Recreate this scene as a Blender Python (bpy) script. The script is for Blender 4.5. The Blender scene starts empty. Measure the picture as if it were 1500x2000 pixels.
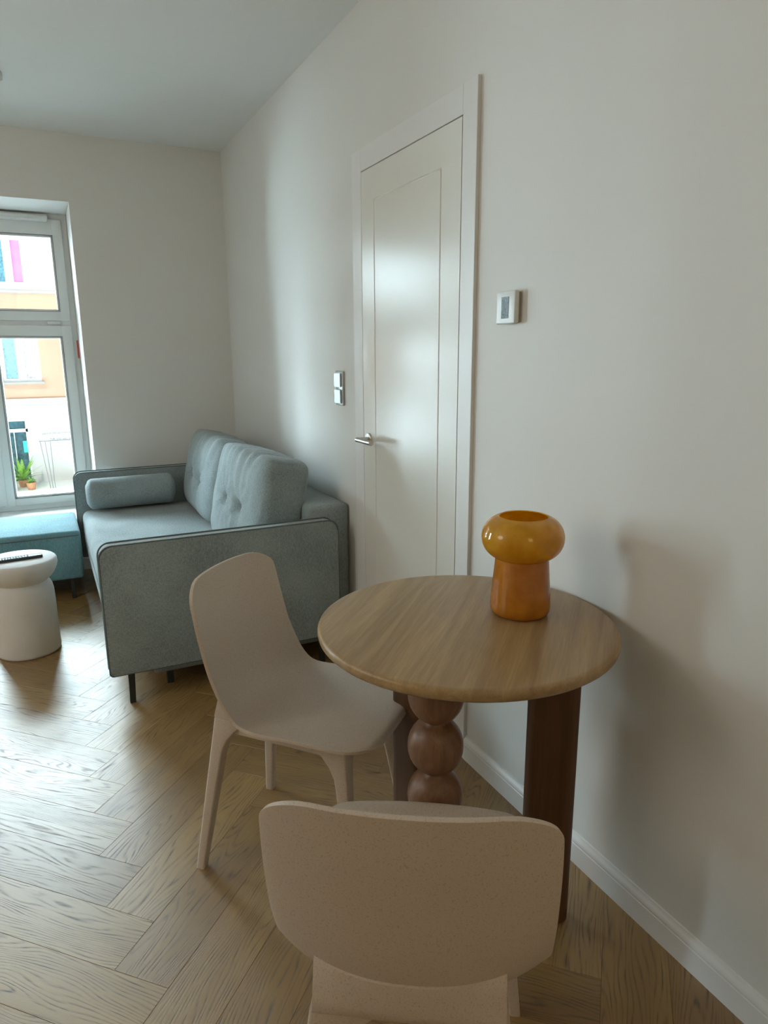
import bpy, bmesh, math, random
from mathutils import Vector, Matrix, noise
random.seed(7)
S = bpy.context.scene
COL = S.collection
PI = math.pi

# ------------------------------------------------------------------ camera
CAM_H = 1.3633
WDX = 1.75      # distance between the two windows of the end wall
YAW, PITCH, ROLL, FPX = 0.4587, 0.2281, -0.0058, 1344.65
f = Vector((math.sin(YAW)*math.cos(PITCH), math.cos(YAW)*math.cos(PITCH), -math.sin(PITCH)))
r0 = Vector((math.cos(YAW), -math.sin(YAW), 0)); u0 = r0.cross(f)
rr = r0*math.cos(ROLL)+u0*math.sin(ROLL); uu = -r0*math.sin(ROLL)+u0*math.cos(ROLL)
cd = bpy.data.cameras.new('camera'); cam = bpy.data.objects.new('camera', cd); COL.objects.link(cam)
m = Matrix((rr, uu, -f)).transposed().to_4x4(); m.translation = Vector((0, 0, CAM_H))
cam.matrix_world = m
cd.sensor_fit = 'HORIZONTAL'; cd.sensor_width = 36; cd.lens = 36*FPX/1500; cd.clip_start = 0.02; cd.clip_end = 300
S.camera = cam

# ------------------------------------------------------------------ world, light, exposure
S.view_settings.view_transform = 'Standard'; S.view_settings.look = 'None'
S.view_settings.gamma = 1; S.view_settings.use_curve_mapping = False
S.view_settings.exposure = 0.53
w = bpy.data.worlds.new('world'); S.world = w; w.use_nodes = True
bg = w.node_tree.nodes['Background']
SKY_BRIGHT, SKY_DIM = 42.0, 0.6        # the sky is bright over the roofs across the street and dim behind our house
wt = w.node_tree; wtc = wt.nodes.new('ShaderNodeTexCoord'); wsx = wt.nodes.new('ShaderNodeSeparateXYZ')
wt.links.new(wtc.outputs['Generated'], wsx.inputs[0])
wmr = wt.nodes.new('ShaderNodeMapRange'); wmr.interpolation_type = 'SMOOTHSTEP'
wmr.inputs['From Min'].default_value = -0.05; wmr.inputs['From Max'].default_value = 0.35
wmr.inputs['To Min'].default_value = SKY_DIM; wmr.inputs['To Max'].default_value = SKY_BRIGHT
wt.links.new(wsx.outputs['Y'], wmr.inputs['Value']); wt.links.new(wmr.outputs[0], bg.inputs[1])
bg.inputs[0].default_value = (0.70, 0.895, 1.0, 1)
sun = bpy.data.lights.new('sun', 'SUN'); sun.energy = 1.5; sun.angle = 0.01; sun.color = (1.0, 0.95, 0.86)
so = bpy.data.objects.new('sun', sun); COL.objects.link(so)
so.rotation_euler = Vector((0.45, 0.62, -0.75)).to_track_quat('-Z', 'Y').to_euler()
# portal in the window opening, only guides the sampling of the sky light
pl = bpy.data.lights.new('sky_portal', 'AREA'); pl.shape = 'RECTANGLE'; pl.size = 1.13; pl.size_y = 1.95
pl.cycles.is_portal = True
po = bpy.data.objects.new('sky_portal', pl); COL.objects.link(po)
po.location = (-0.288, 5.26, 1.28); po.rotation_euler = (-PI/2, 0, 0)
pl2 = bpy.data.lights.new('sky_portal_left', 'AREA'); pl2.shape = 'RECTANGLE'; pl2.size = 1.13; pl2.size_y = 1.95
pl2.cycles.is_portal = True
po2 = bpy.data.objects.new('sky_portal_left', pl2); COL.objects.link(po2)
po2.location = (-0.2875-WDX, 5.26, 1.28); po2.rotation_euler = (-PI/2, 0, 0)
# added fill light without a fixture, unseen at the left of the view
kl = bpy.data.lights.new('fill_light_left', 'POINT'); kl.shadow_soft_size = 0.5
kl.energy = 25.0; kl.color = (1.0, 0.93, 0.82)
ko = bpy.data.objects.new('fill_light_left', kl); COL.objects.link(ko)
ko.location = (-2.3, 2.0, 1.90)

k2 = bpy.data.lights.new('warm_fill_light', 'POINT'); k2.shadow_soft_size = 0.35  # added warm fill behind the camera, no real lamp stands there
k2.energy = 8.0; k2.color = (1.0, 0.72, 0.34)
k2o = bpy.data.objects.new('warm_fill_light', k2); COL.objects.link(k2o); k2o.location = (0.2, -1.5, 2.1)

XW, YW, HC = 1.188, 4.706, 2.600
XL, YB = -3.0, -2.2
YF = 5.15                       # face of the window frame, deep in the reveal
WX0, WX1, WZ0, WZ1 = -0.85, 0.275, 0.315, 2.232

# ------------------------------------------------------------------ materials
def mat(name):
    m = bpy.data.materials.new(name); m.use_nodes = True
    nt = m.node_tree; b = nt.nodes['Principled BSDF']
    return m, nt, b
def N(nt, t, **kw):
    n = nt.nodes.new(t)
    for k, v in kw.items(): setattr(n, k, v)
    return n
def ramp(nt, fac, stops):
    r = N(nt, 'ShaderNodeValToRGB'); e = r.color_ramp.elements
    while len(e) < len(stops): e.new(0.5)
    for i, (p, c) in enumerate(stops):
        e[i].position = p; e[i].color = (*c, 1)
    nt.links.new(fac, r.inputs[0]); return r.outputs[0]
def noise_tex(nt, scale, detail=4, rough=0.5, vec=None, dist=0.0):
    n = N(nt, 'ShaderNodeTexNoise'); n.inputs['Scale'].default_value = scale
    n.inputs['Detail'].default_value = detail; n.inputs['Roughness'].default_value = rough
    n.inputs['Distortion'].default_value = dist
    if vec is not None: nt.links.new(vec, n.inputs['Vector'])
    return n.outputs['Fac']
def objco(nt, scale=(1, 1, 1), src='Object'):
    tc = N(nt, 'ShaderNodeTexCoord'); mp = N(nt, 'ShaderNodeMapping')
    mp.inputs['Scale'].default_value = scale
    nt.links.new(tc.outputs[src], mp.inputs[0]); return mp.outputs[0]
def bump(nt, b, h, strength=0.2, dist=0.002):
    bp = N(nt, 'ShaderNodeBump'); bp.inputs['Strength'].default_value = strength
    bp.inputs['Distance'].default_value = dist
    nt.links.new(h, bp.inputs['Height']); nt.links.new(bp.outputs[0], b.inputs['Normal'])
def math2(nt, op, a, b_):
    n = N(nt, 'ShaderNodeMath', operation=op)
    for i, v in enumerate((a, b_)):
        if isinstance(v, (int, float)): n.inputs[i].default_value = v
        else: nt.links.new(v, n.inputs[i])
    return n.outputs[0]

def plain(name, col, rough=0.5, var=0.03, scale=30, metal=0.0, bstr=0.0, bscale=200, spec=0.5, coat=0.0):
    m, nt, b = mat(name)
    v = objco(nt)
    lo = tuple(c*(1-var) for c in col); hi = tuple(min(1, c*(1+var)) for c in col)
    nt.links.new(ramp(nt, noise_tex(nt, scale, vec=v), [(0.3, lo), (0.7, hi)]), b.inputs['Base Color'])
    b.inputs['Roughness'].default_value = rough; b.inputs['Metallic'].default_value = metal
    b.inputs['Specular IOR Level'].default_value = spec; b.inputs['Coat Weight'].default_value = coat
    if bstr: bump(nt, b, noise_tex(nt, bscale, 3, vec=v), bstr, 0.001)
    return m
M_wall = plain('wall_paint', (0.745, 0.735, 0.71), 0.62, 0.012, 1.5, bstr=0.12, bscale=180, spec=0.3)
M_winwall = M_wall
M_ceil = plain('ceiling_paint', (0.84, 0.85, 0.84), 0.8, 0.01, 2, spec=0.2)
M_trim = plain('trim_enamel', (0.78, 0.77, 0.76), 0.38, 0.01, 5)
M_door = plain('door_satin_lacquer', (0.80, 0.785, 0.735), 0.24, 0.008, 4, bstr=0.02, bscale=90)
M_gap = plain('dark_gap', (0.05, 0.05, 0.04), 0.9)
M_frame = plain('window_pvc', (0.72, 0.74, 0.73), 0.35, 0.01, 5)
M_gasket = plain('grey_gasket', (0.18, 0.20, 0.20), 0.7)
M_metal = plain('brushed_steel', (0.62, 0.60, 0.56), 0.28, 0.03, 60, metal=1.0)
M_black = plain('black_metal', (0.018, 0.022, 0.022), 0.45)
M_white = plain('white_plastic', (0.72, 0.74, 0.73), 0.3)
M_plaster = plain('white_plaster', (0.70, 0.68, 0.665), 0.75, 0.03, 12, bstr=0.2, bscale=60)
M_remote = plain('remote_plastic', (0.03, 0.045, 0.05), 0.35)
M_button = plain('remote_button_rubber', (0.35, 0.38, 0.4), 0.6)
M_red = plain('red_sticker', (0.62, 0.12, 0.09), 0.5)

def fabric(name, c1, c2):
    m, nt, b = mat(name)
    v = objco(nt)
    vx = objco(nt, (1, 1, 9)); vy = objco(nt, (7, 7, 1))
    a = noise_tex(nt, 130, 3, 0.6, vx); c = noise_tex(nt, 90, 3, 0.6, vy)
    mix = math2(nt, 'MULTIPLY', math2(nt, 'ADD', a, c), 0.5)
    big = noise_tex(nt, 5, 3, 0.5, v)
    mix2 = math2(nt, 'ADD', math2(nt, 'MULTIPLY', mix, 0.8), math2(nt, 'MULTIPLY', big, 0.2))
    nt.links.new(ramp(nt, mix2, [(0.39, c1), (0.60, c2)]), b.inputs['Base Color'])
    b.inputs['Roughness'].default_value = 0.92; b.inputs['Specular IOR Level'].default_value = 0.15
    b.inputs['Sheen Weight'].default_value = 0.25; b.inputs['Sheen Roughness'].default_value = 0.5
    bump(nt, b, mix, 0.5, 0.0015)
    return m
M_sofa = fabric('sofa_woven_fabric', (0.165, 0.21, 0.22), (0.40, 0.47, 0.48))
M_otto = fabric('ottoman_flare_tinted_fabric', (0.085, 0.19, 0.22), (0.21, 0.40, 0.45))  # sofa fabric made bluer, the cyan window flare is put into the colour
M_pipe = plain('piping_fabric', (0.13, 0.165, 0.17), 0.9)

def chair_mat(name, col):
    m, nt, b = mat(name)
    v = objco(nt)
    sp = noise_tex(nt, 330, 2, 0.7, v)
    hi = col; lo = tuple(c*0.72 for c in col)
    nt.links.new(ramp(nt, sp, [(0.30, lo), (0.46, hi), (0.62, hi), (0.75, tuple(c*0.86 for c in col))]), b.inputs['Base Color'])
    b.inputs['Roughness'].default_value = 0.42; b.inputs['Specular IOR Level'].default_value = 0.4
    bump(nt, b, noise_tex(nt, 420, 2, 0.5, v), 0.12, 0.0006)
    return m
M_chair = chair_mat('beige_wood_composite', (0.61, 0.52, 0.44))

def wood(name, dark, light, along='X', scale=1.0, rough=0.45, coat=0.0, staves=0):
    m, nt, b = mat(name)
    st = {'X': (0.9, 14, 14), 'Y': (14, 0.9, 14), 'Z': (14, 14, 0.9)}[along]
    v = objco(nt, tuple(s*scale for s in st))
    g = noise_tex(nt, 2.2, 6, 0.62, v, 0.6)
    v2 = objco(nt, tuple(s*scale*(4 if s > 1 else 2.2) for s in st))
    pores = noise_tex(nt, 4.5, 3, 0.7, v2)
    mix = math2(nt, 'ADD', math2(nt, 'MULTIPLY', g, 0.7), math2(nt, 'MULTIPLY', pores, 0.3))
    if staves:
        tc = N(nt, 'ShaderNodeTexCoord'); sx = N(nt, 'ShaderNodeSeparateXYZ')
        nt.links.new(tc.outputs['Object'], sx.inputs[0])
        fl = math2(nt, 'FLOOR', math2(nt, 'MULTIPLY', sx.outputs['Y' if along == 'X' else 'X'], staves), 0)
        wn = N(nt, 'ShaderNodeTexWhiteNoise', noise_dimensions='1D'); nt.links.new(fl, wn.inputs['W'])
        mix = math2(nt, 'ADD', mix, math2(nt, 'MULTIPLY', math2(nt, 'SUBTRACT', wn.outputs['Value'], 0.5), 0.10))
    mid = tuple((a+c)/2 for a, c in zip(dark, light))
    nt.links.new(ramp(nt, mix, [(0.32, dark), (0.5, mid), (0.66, light)]), b.inputs['Base Color'])
    b.inputs['Roughness'].default_value = rough; b.inputs['Coat Weight'].default_value = coat
    b.inputs['Coat Roughness'].default_value = 0.3
    bump(nt, b, pores, 0.15, 0.001)
    return m
M_top = wood('mango_wood_top', (0.27, 0.165, 0.068), (0.48, 0.325, 0.155), 'X', 1.0, 0.36, 0.15, staves=9)
M_leg = wood('mango_wood_leg', (0.055, 0.023, 0.008), (0.125, 0.055, 0.020), 'Z', 1.0, 0.5)
M_ball = wood('mango_wood_ball', (0.125, 0.058, 0.030), (0.25, 0.13, 0.066), 'Z', 1.4, 0.38)

def floor_mat():
    m, nt, b = mat('oak_herringbone')
    uv = N(nt, 'ShaderNodeUVMap'); uv.uv_map = 'UVMap'
    def mp(s):
        q = N(nt, 'ShaderNodeMapping'); q.inputs['Scale'].default_value = s
        nt.links.new(uv.outputs[0], q.inputs[0]); return q.outputs[0]
    # cathedral figure: bands of a strongly stretched, distorted field
    fld = noise_tex(nt, 1.0, 2, 0.45, mp((1.6, 9, 1)), 0.2)
    sxy = N(nt, 'ShaderNodeSeparateXYZ'); nt.links.new(uv.outputs[0], sxy.inputs[0])
    wv = math2(nt, 'SINE', math2(nt, 'ADD', math2(nt, 'MULTIPLY', fld, 125.0), math2(nt, 'MULTIPLY', sxy.outputs[1], 640.0)), 0)
    wv = math2(nt, 'ADD', math2(nt, 'MULTIPLY', wv, 0.5), 0.5)
    fine = noise_tex(nt, 1.0, 4, 0.65, mp((9, 210, 1)))
    line = math2(nt, 'POWER', wv, 3.0)
    brk = noise_tex(nt, 1.0, 3, 0.6, mp((11, 75, 1)))
    brk = math2(nt, 'MULTIPLY', math2(nt, 'MAXIMUM', math2(nt, 'SUBTRACT', brk, 0.36), 0.0), 3.6)
    line = math2(nt, 'MULTIPLY', line, math2(nt, 'ADD', math2(nt, 'MULTIPLY', math2(nt, 'MULTIPLY', fine, 1.7), brk), 0.03))
    big = noise_tex(nt, 1.0, 3, 0.5, mp((2.0, 14, 1)))
    at = N(nt, 'ShaderNodeAttribute'); at.attribute_name = 'plank'
    sx = N(nt, 'ShaderNodeSeparateColor'); nt.links.new(at.outputs['Color'], sx.inputs[0])
    tone = math2(nt, 'ADD', math2(nt, 'MULTIPLY', big, 0.45), math2(nt, 'MULTIPLY', sx.outputs[0], 0.30))
    tone = math2(nt, 'ADD', tone, math2(nt, 'MULTIPLY', fine, 0.25))
    base = ramp(nt, tone, [(0.25, (0.20, 0.105, 0.026)), (0.5, (0.29, 0.166, 0.047)), (0.75, (0.38, 0.235, 0.078))])
    mx = N(nt, 'ShaderNodeMix', data_type='RGBA'); mx.blend_type = 'MIX'
    nt.links.new(math2(nt, 'MINIMUM', math2(nt, 'MULTIPLY', line, 0.85), 0.85), mx.inputs[0])
    nt.links.new(base, mx.inputs[6]); mx.inputs[7].default_value = (0.060, 0.032, 0.013, 1)
    nt.links.new(mx.outputs[2], b.inputs['Base Color'])
    rg = math2(nt, 'ADD', 0.40, math2(nt, 'MULTIPLY', line, 0.22))
    nt.links.new(rg, b.inputs['Roughness'])
    b.inputs['Specular IOR Level'].default_value = 1.0
    b.inputs['Coat Weight'].default_value = 0.4; b.inputs['Coat Roughness'].default_value = 0.48
    h = math2(nt, 'SUBTRACT', 1.0, math2(nt, 'ADD', line, math2(nt, 'MULTIPLY', fine, 0.4)))
    bump(nt, b, h, 0.30, 0.0008)
    return m
M_floor = floor_mat()

def glass_mat():
    m, nt, b = mat('window_glass')
    nt.nodes.remove(b)
    out = [n for n in nt.nodes if n.type == 'OUTPUT_MATERIAL'][0]
    tr = N(nt, 'ShaderNodeBsdfTransparent'); tr.inputs[0].default_value = (0.97, 0.985, 0.98, 1)
    gl = N(nt, 'ShaderNodeBsdfGlossy'); gl.inputs['Roughness'].default_value = 0.02
    fr = N(nt, 'ShaderNodeFresnel'); fr.inputs[0].default_value = 1.35
    mx = N(nt, 'ShaderNodeMixShader')
    nt.links.new(fr.outputs[0], mx.inputs[0]); nt.links.new(tr.outputs[0], mx.inputs[1])
    nt.links.new(gl.outputs[0], mx.inputs[2]); nt.links.new(mx.outputs[0], out.inputs[0])
    return m
M_glass = glass_mat()

def amber(name, c1, c2, transl, rough=0.08):
    m, nt, b = mat(name)
    out = [n for n in nt.nodes if n.type == 'OUTPUT_MATERIAL'][0]
    v = objco(nt)
    c = ramp(nt, noise_tex(nt, 26, 4, 0.6, v), [(0.35, c1), (0.65, c2)])
    nt.links.new(c, b.inputs['Base Color'])
    b.inputs['Roughness'].default_value = rough; b.inputs['Coat Weight'].default_value = 1.0
    b.inputs['Coat Roughness'].default_value = 0.03
    t = N(nt, 'ShaderNodeBsdfTranslucent'); nt.links.new(c, t.inputs[0])
    mx = N(nt, 'ShaderNodeMixShader'); mx.inputs[0].default_value = transl
    nt.links.new(b.outputs[0], mx.inputs[1]); nt.links.new(t.outputs[0], mx.inputs[2])
    nt.links.new(mx.outputs[0], out.inputs[0])
    return m
M_amber_head = amber('amber_glass_head', (0.80, 0.44, 0.010), (0.92, 0.58, 0.035), 0.5)
M_amber_body = amber('amber_glass_body', (0.62, 0.23, 0.010), (0.74, 0.31, 0.02), 0.4)

def lcd_mat():
    m, nt, b = mat('lcd_screen')
    v = objco(nt, (1, 1, 1))
    nt.links.new(ramp(nt, noise_tex(nt, 130, 3, 0.6, v), [(0.42, (0.008, 0.022, 0.018)), (0.62, (0.02, 0.05, 0.045)), (0.78, (0.12, 0.17, 0.16))]), b.inputs['Base Color'])
    b.inputs['Roughness'].default_value = 0.2
    return m
M_lcd = lcd_mat()
M_salmon = plain('salmon_render', (0.58, 0.36, 0.25), 0.9, 0.06, 0.8)
M_pale = plain('pale_render', (0.66, 0.64, 0.60), 0.9, 0.03, 1.5)
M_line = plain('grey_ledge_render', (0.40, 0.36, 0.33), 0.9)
M_extframe = plain('white_window_frame', (0.85, 0.85, 0.85), 0.5)
M_pane_blue = plain('blue_curtained_pane', (0.14, 0.30, 0.38), 0.15, 0.35, 18)
M_pane_lace = plain('lace_curtained_pane', (0.50, 0.44, 0.42), 0.2, 0.4, 20)
M_pane_pink = plain('pink_curtained_pane', (0.80, 0.25, 0.50), 0.3, 0.1, 3)
M_pane_dark = plain('dark_pane', (0.05, 0.12, 0.14), 0.15, 0.4, 10)
M_teal = plain('teal_sign', (0.05, 0.55, 0.48), 0.5)
M_leaf = plain('leaf', (0.22, 0.42, 0.05), 0.5, 0.3, 20)
M_asphalt = plain('asphalt', (0.50, 0.50, 0.49), 0.9, 0.1, 3)
M_pave = plain('pavement', (0.62, 0.60, 0.56), 0.9, 0.1, 3)
M_extmetal = plain('grey_railing', (0.22, 0.22, 0.22), 0.6)
M_pot = plain('terracotta', (0.5, 0.22, 0.1), 0.8)

# ------------------------------------------------------------------ mesh helpers
class MB:
    def __init__(s): s.bm = bmesh.new()
    def box(s, x0, x1, y0, y1, z0, z1, bev=0.0, seg=2, mtx=None):
        t = bmesh.new(); bmesh.ops.create_cube(t, size=1)
        for v in t.verts:
            v.co = Vector(((x0+x1)/2+v.co.x*(x1-x0), (y0+y1)/2+v.co.y*(y1-y0), (z0+z1)/2+v.co.z*(z1-z0)))
        if bev: bmesh.ops.bevel(t, geom=t.edges[:], offset=bev, segments=seg, profile=0.5, affect='EDGES')
        if mtx: bmesh.ops.transform(t, matrix=mtx, verts=t.verts)
        s.add(t); return s
    def add(s, t):
        me = bpy.data.meshes.new('tmp'); t.to_mesh(me); t.free(); s.bm.from_mesh(me); bpy.data.meshes.remove(me)
    def grid(s, rows, close_u=False, close_v=False):
        """rows: list of lists of points"""
        vs = [[s.bm.verts.new(p) for p in r] for r in rows]
        n = len(vs); k = len(vs[0])
        for i in range(n if close_v else n-1):
            for j in range(k if close_u else k-1):
                a, b_, c, d = vs[i][j], vs[i][(j+1) % k], vs[(i+1) % n][(j+1) % k], vs[(i+1) % n][j]
                try: s.bm.faces.new((a, b_, c, d))
                except ValueError: pass
        return vs
    def lathe(s, prof, c=(0, 0, 0), n=64, cap=True):
        rows = [[(c[0]+r*math.cos(2*PI*j/n), c[1]+r*math.sin(2*PI*j/n), c[2]+z) for j in range(n)] for r, z in prof]
        vs = s.grid(rows, close_u=True)
        if cap:
            for row in (vs[0], vs[-1]):
                try: s.bm.faces.new(row)
                except ValueError: pass
        return s
    def tube(s, pts, r, n=10, closed=False, cap=True):
        pts = [Vector(p) for p in pts]; rows = []
        m_ = len(pts); up = None
        for i, p in enumerate(pts):
            if closed: t = (pts[(i+1) % m_]-pts[i-1]).normalized()
            else: t = (pts[min(i+1, m_-1)]-pts[max(i-1, 0)]).normalized()
            if up is None: up = t.orthogonal().normalized()
            up = (up-t*up.dot(t)).normalized(); b_ = t.cross(up)
            rad = r[i] if isinstance(r, (list, tuple)) else r
            rows.append([p+(up*math.cos(2*PI*j/n)+b_*math.sin(2*PI*j/n))*rad for j in range(n)])
        vs = s.grid(rows, close_u=True, close_v=closed)
        if cap and not closed:
            for row in (vs[0], vs[-1]): s.bm.faces.new(row)
        return s
    def prism(s, outline, h0, h1, axis='Z', bev=0.0, seg=3):
        """outline in the plane across axis, extruded from h0 to h1"""
        t = bmesh.new()
        def P(a, b_, h):
            return {'Z': (a, b_, h), 'Y': (a, h, b_), 'X': (h, a, b_)}[axis]
        lo = [t.verts.new(P(a, b_, h0)) for a, b_ in outline]; hi = [t.verts.new(P(a, b_, h1)) for a, b_ in outline]
        n = len(outline)
        caps = [t.faces.new(lo), t.faces.new(hi)]
        for i in range(n): t.faces.new((lo[i], lo[(i+1) % n], hi[(i+1) % n], hi[i]))
        if bev:
            ed = set(e for fc in caps for e in fc.edges)
            bmesh.ops.bevel(t, geom=list(ed), offset=bev, segments=seg, profile=0.5, affect='EDGES')
        s.add(t); return s
    def build(s, name, mat_, parent=None, smooth=True, angle=35):
        bmesh.ops.recalc_face_normals(s.bm, faces=s.bm.faces[:])
        me = bpy.data.meshes.new(name); s.bm.to_mesh(me); s.bm.free()
        o = bpy.data.objects.new(name, me); COL.objects.link(o)
        mats = mat_ if isinstance(mat_, (list, tuple)) else [mat_]
        for q in mats: me.materials.append(q)
        if smooth:
            me.shade_smooth()
            me.set_sharp_from_angle(angle=math.radians(angle))
        if parent is not None: o.parent = parent
        return o
def empty(name, loc=(0, 0, 0), rz=0.0):
    o = bpy.data.objects.new(name, None); COL.objects.link(o); o.location = loc; o.rotation_euler = (0, 0, rz)
    o.empty_display_size = 0.1; return o
def tag(o, label=None, cat=None, group=None, kind=None):
    if label: o['label'] = label
    if cat: o['category'] = cat
    if group: o['group'] = group
    if kind: o['kind'] = kind
    return o
def rrect(x0, x1, y0, y1, r, n=6, rads=None):
    rs = rads or (r, r, r, r); out = []
    for (cx, cy, a0), q in zip(((x1, y1, 0), (x0, y1, 90), (x0, y0, 180), (x1, y0, 270)), rs):
        sx = -1 if cx == x1 else 1; sy = -1 if cy == y1 else 1
        for k in range(n+1):
            a = math.radians(a0+90*k/n)
            out.append((cx+sx*q+q*math.cos(a), cy+sy*q+q*math.sin(a)))
    return out

# ================================================================== SETTING
# ---- floor: herringbone planks, one mesh
def build_floor():
    bm = bmesh.new(); uvl = bm.loops.layers.uv.new('UVMap'); cl = bm.loops.layers.float_color.new('plank')
    P = 0.2047; W = P/math.sqrt(2); CW = 0.434; L = CW*math.sqrt(2); q2 = math.sqrt(2)
    s0 = 0.067; rnd = random.Random(3)
    yB = 1.326-(-L+W)/2/q2
    for c in range(-9, 5):
        cx = s0-CW/2+CW*c
        even = (c % 2 == 0)          # direction (1,-1)
        d = Vector((1, -1, 0))/q2 if even else Vector((1, 1, 0))/q2
        n = Vector((-d.y, d.x, 0))
        oy = yB+(P/2)*c
        k0 = int((YB-oy)/P)-4; k1 = int((YW+0.5-oy)/P)+4
        for k in range(k0, k1):
            ctr = Vector((cx, oy+k*P, 0))
            g = 0.0002; ch = 0.0006
            hl, hw = L/2-g, W/2-g
            col = (rnd.random(), rnd.random(), 0, 1); off = (rnd.random()*50, rnd.random()*50)
            def V(a, b_, z): return bm.verts.new(ctr+d*a+n*b_+Vector((0, 0, z)))
            co = [(-hl, -hw), (hl, -hw), (hl, hw), (-hl, hw)]
            ci = [(-hl+ch, -hw+ch), (hl-ch, -hw+ch), (hl-ch, hw-ch), (-hl+ch, hw-ch)]
            vo = [V(a, b_, -0.0007) for a, b_ in co]; vi = [V(a, b_, 0) for a, b_ in ci]
            fs = [(bm.faces.new(vi), ci)]
            for i in range(4):
                j = (i+1) % 4
                fs.append((bm.faces.new((vo[i], vo[j], vi[j], vi[i])), [co[i], co[j], ci[j], ci[i]]))
            for fc, uvs in fs:
                for lp, uv in zip(fc.loops, uvs):
                    lp[uvl].uv = (uv[0]+off[0], uv[1]+off[1]); lp[cl] = col
    for co_, no in (((XL, 0, 0), (-1, 0, 0)), ((XW, 0, 0), (1, 0, 0)), ((0, YB, 0), (0, -1, 0)), ((0, YW, 0), (0, 1, 0))):
        bmesh.ops.bisect_plane(bm, geom=bm.verts[:]+bm.edges[:]+bm.faces[:], plane_co=co_, plane_no=no, clear_outer=True)
    # sub floor slab below the planks
    z = -0.0015
    sl = [bm.verts.new(p) for p in ((XL-.1, YB-.1, z), (XW+.1, YB-.1, z), (XW+.1, YW+.1, z), (XL-.1, YW+.1, z))]
    fb = bm.faces.new(sl); fb.material_index = 1
    sb = [bm.verts.new((v.co.x, v.co.y, -0.15)) for v in sl]
    fb = bm.faces.new(sb[::-1]); fb.material_index = 1
    for i in range(4):
        fb = bm.faces.new((sl[i], sb[i], sb[(i+1) % 4], sl[(i+1) % 4])); fb.material_index = 1
    me = bpy.data.meshes.new('floor'); bm.to_mesh(me); bm.free()
    o = bpy.data.objects.new('floor', me); COL.objects.link(o)
    me.materials.append(M_floor); me.materials.append(M_gap)
    tag(o, 'light oak herringbone floor', kind='structure')
build_floor()

def struct(name, mb, m, label=None, **k):
    o = mb.build(name, m, **k); tag(o, label, kind='structure'); return o
mb = MB(); mb.box(XL-.15, XW+.15, YB-.15, YW+.6, HC, HC+.2); struct('ceiling', mb, M_ceil, 'plain white ceiling', smooth=False)
# right wall, with the doorway cut out (door leaf closes it)
DY0, DY1, DZ = 1.857, 2.560, 2.023
mb = MB()
mb.box(XW, XW+.15, YB-.15, DY0-.012, -.0, HC); mb.box(XW, XW+.15, DY1+.012, YW+.6, 0, HC)
mb.box(XW, XW+.15, DY0-.012, DY1+.012, DZ+.012, HC)
struct('wall_right', mb, M_wall, 'plain off-white side wall with a door', smooth=False)
mb = MB()
mb.box(XL-.15, WX0-WDX, YW, YW+.6, 0, HC); mb.box(WX1-WDX, WX0, YW, YW+.6, 0, HC); mb.box(WX1, XW, YW, YW+.6, 0, HC)
for q_ in (0, WDX): mb.box(WX0-q_, WX1-q_, YW, YW+.6, WZ1, HC); mb.box(WX0-q_, WX1-q_, YW, YW+.6, 0, WZ0)
struct('wall_window', mb, M_winwall, 'white end wall with a deep window recess', smooth=False)
mb = MB(); mb.box(XL-.15, XL, YB, YW, 0, HC); struct('wall_left', mb, M_wall, smooth=False)
mb = MB(); mb.box(XL, XW, YB-.15, YB, 0, HC); struct('wall_rear', mb, M_wall, smooth=False)

# ---- skirting boards
def skirt(name, axis, face, sgn, a0, a1):
    prof = [(0, 0), (0.013, 0), (0.013, 0.058), (0.0115, 0.060), (0.0115, 0.063), (0.013, 0.065), (0.0125, 0.070),
            (0.009, 0.076), (0.005, 0.081), (0.004, 0.085), (0, 0.086)]
    mb = MB(); t = mb.bm
    if axis == 'Y': pts = [[(face+sgn*p, a, z) for p, z in prof] for a in (a0, a1)]
    else: pts = [[(a, face+sgn*p, z) for p, z in prof] for a in (a0, a1)]
    vs = mb.grid(pts, close_u=True)
    t.faces.new(vs[0]); t.faces.new(vs[1])
    struct(name, mb, M_trim, 'white moulded skirting board', angle=25)
skirt('baseboard_right', 'Y', XW, -1, YB, 1.7785)
skirt('baseboard_right_far', 'Y', XW, -1, 2.648, YW)
skirt('baseboard_window', 'X', YW, -1, XL, XW-.014)

# ---- door
d1 = empty('door_1', (XW, (DY0+DY1)/2, 0)); tag(d1, 'tall white interior door with routed panel line', kind='structure')
def child(mb, name, m, par, **k):
    for v in mb.bm.verts: v.co -= par.location
    return mb.build(name, m, par, **k)
XF = 1.1755
mb = MB()   # leaf, with a routed rectangular groove
Y0, Y1 = DY0, DY1; gy0, gy1, gz0, gz1 = 1.973, 2.450, 0.14, 1.910; gw = .0035
ys = [Y0, gy0-gw, gy0, gy0+gw, gy1-gw, gy1, gy1+gw, Y1]; zs = [0.006, gz0-gw, gz0, gz0+gw, gz1-gw, gz1, gz1+gw, DZ]
def dep(y, z):
    on_y = (abs(y-gy0) < 1e-6 or abs(y-gy1) < 1e-6) and gz0-1e-6 <= z <= gz1+1e-6
    on_z = (abs(z-gz0) < 1e-6 or abs(z-gz1) < 1e-6) and gy0-1e-6 <= y <= gy1+1e-6
    return 0.0035 if (on_y or on_z) else 0
vs = mb.grid([[(XF+dep(y, z), y, z) for y in ys] for z in zs])
bk = mb.grid([[(XF+.04, y, z) for y in (Y0, Y1)] for z in (zs[0], zs[-1])])
mb.bm.faces.new(vs[0]+[bk[0][1], bk[0][0]]); mb.bm.faces.new(vs[-1]+[bk[1][1], bk[1][0]])
mb.bm.faces.new([r[0] for r in vs]+[bk[1][0], bk[0][0]]); mb.bm.faces.new([r[-1] for r in vs]+[bk[1][1], bk[0][1]])
leaf = child(mb, 'door_leaf', M_door, d1, smooth=True, angle=15)
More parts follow.
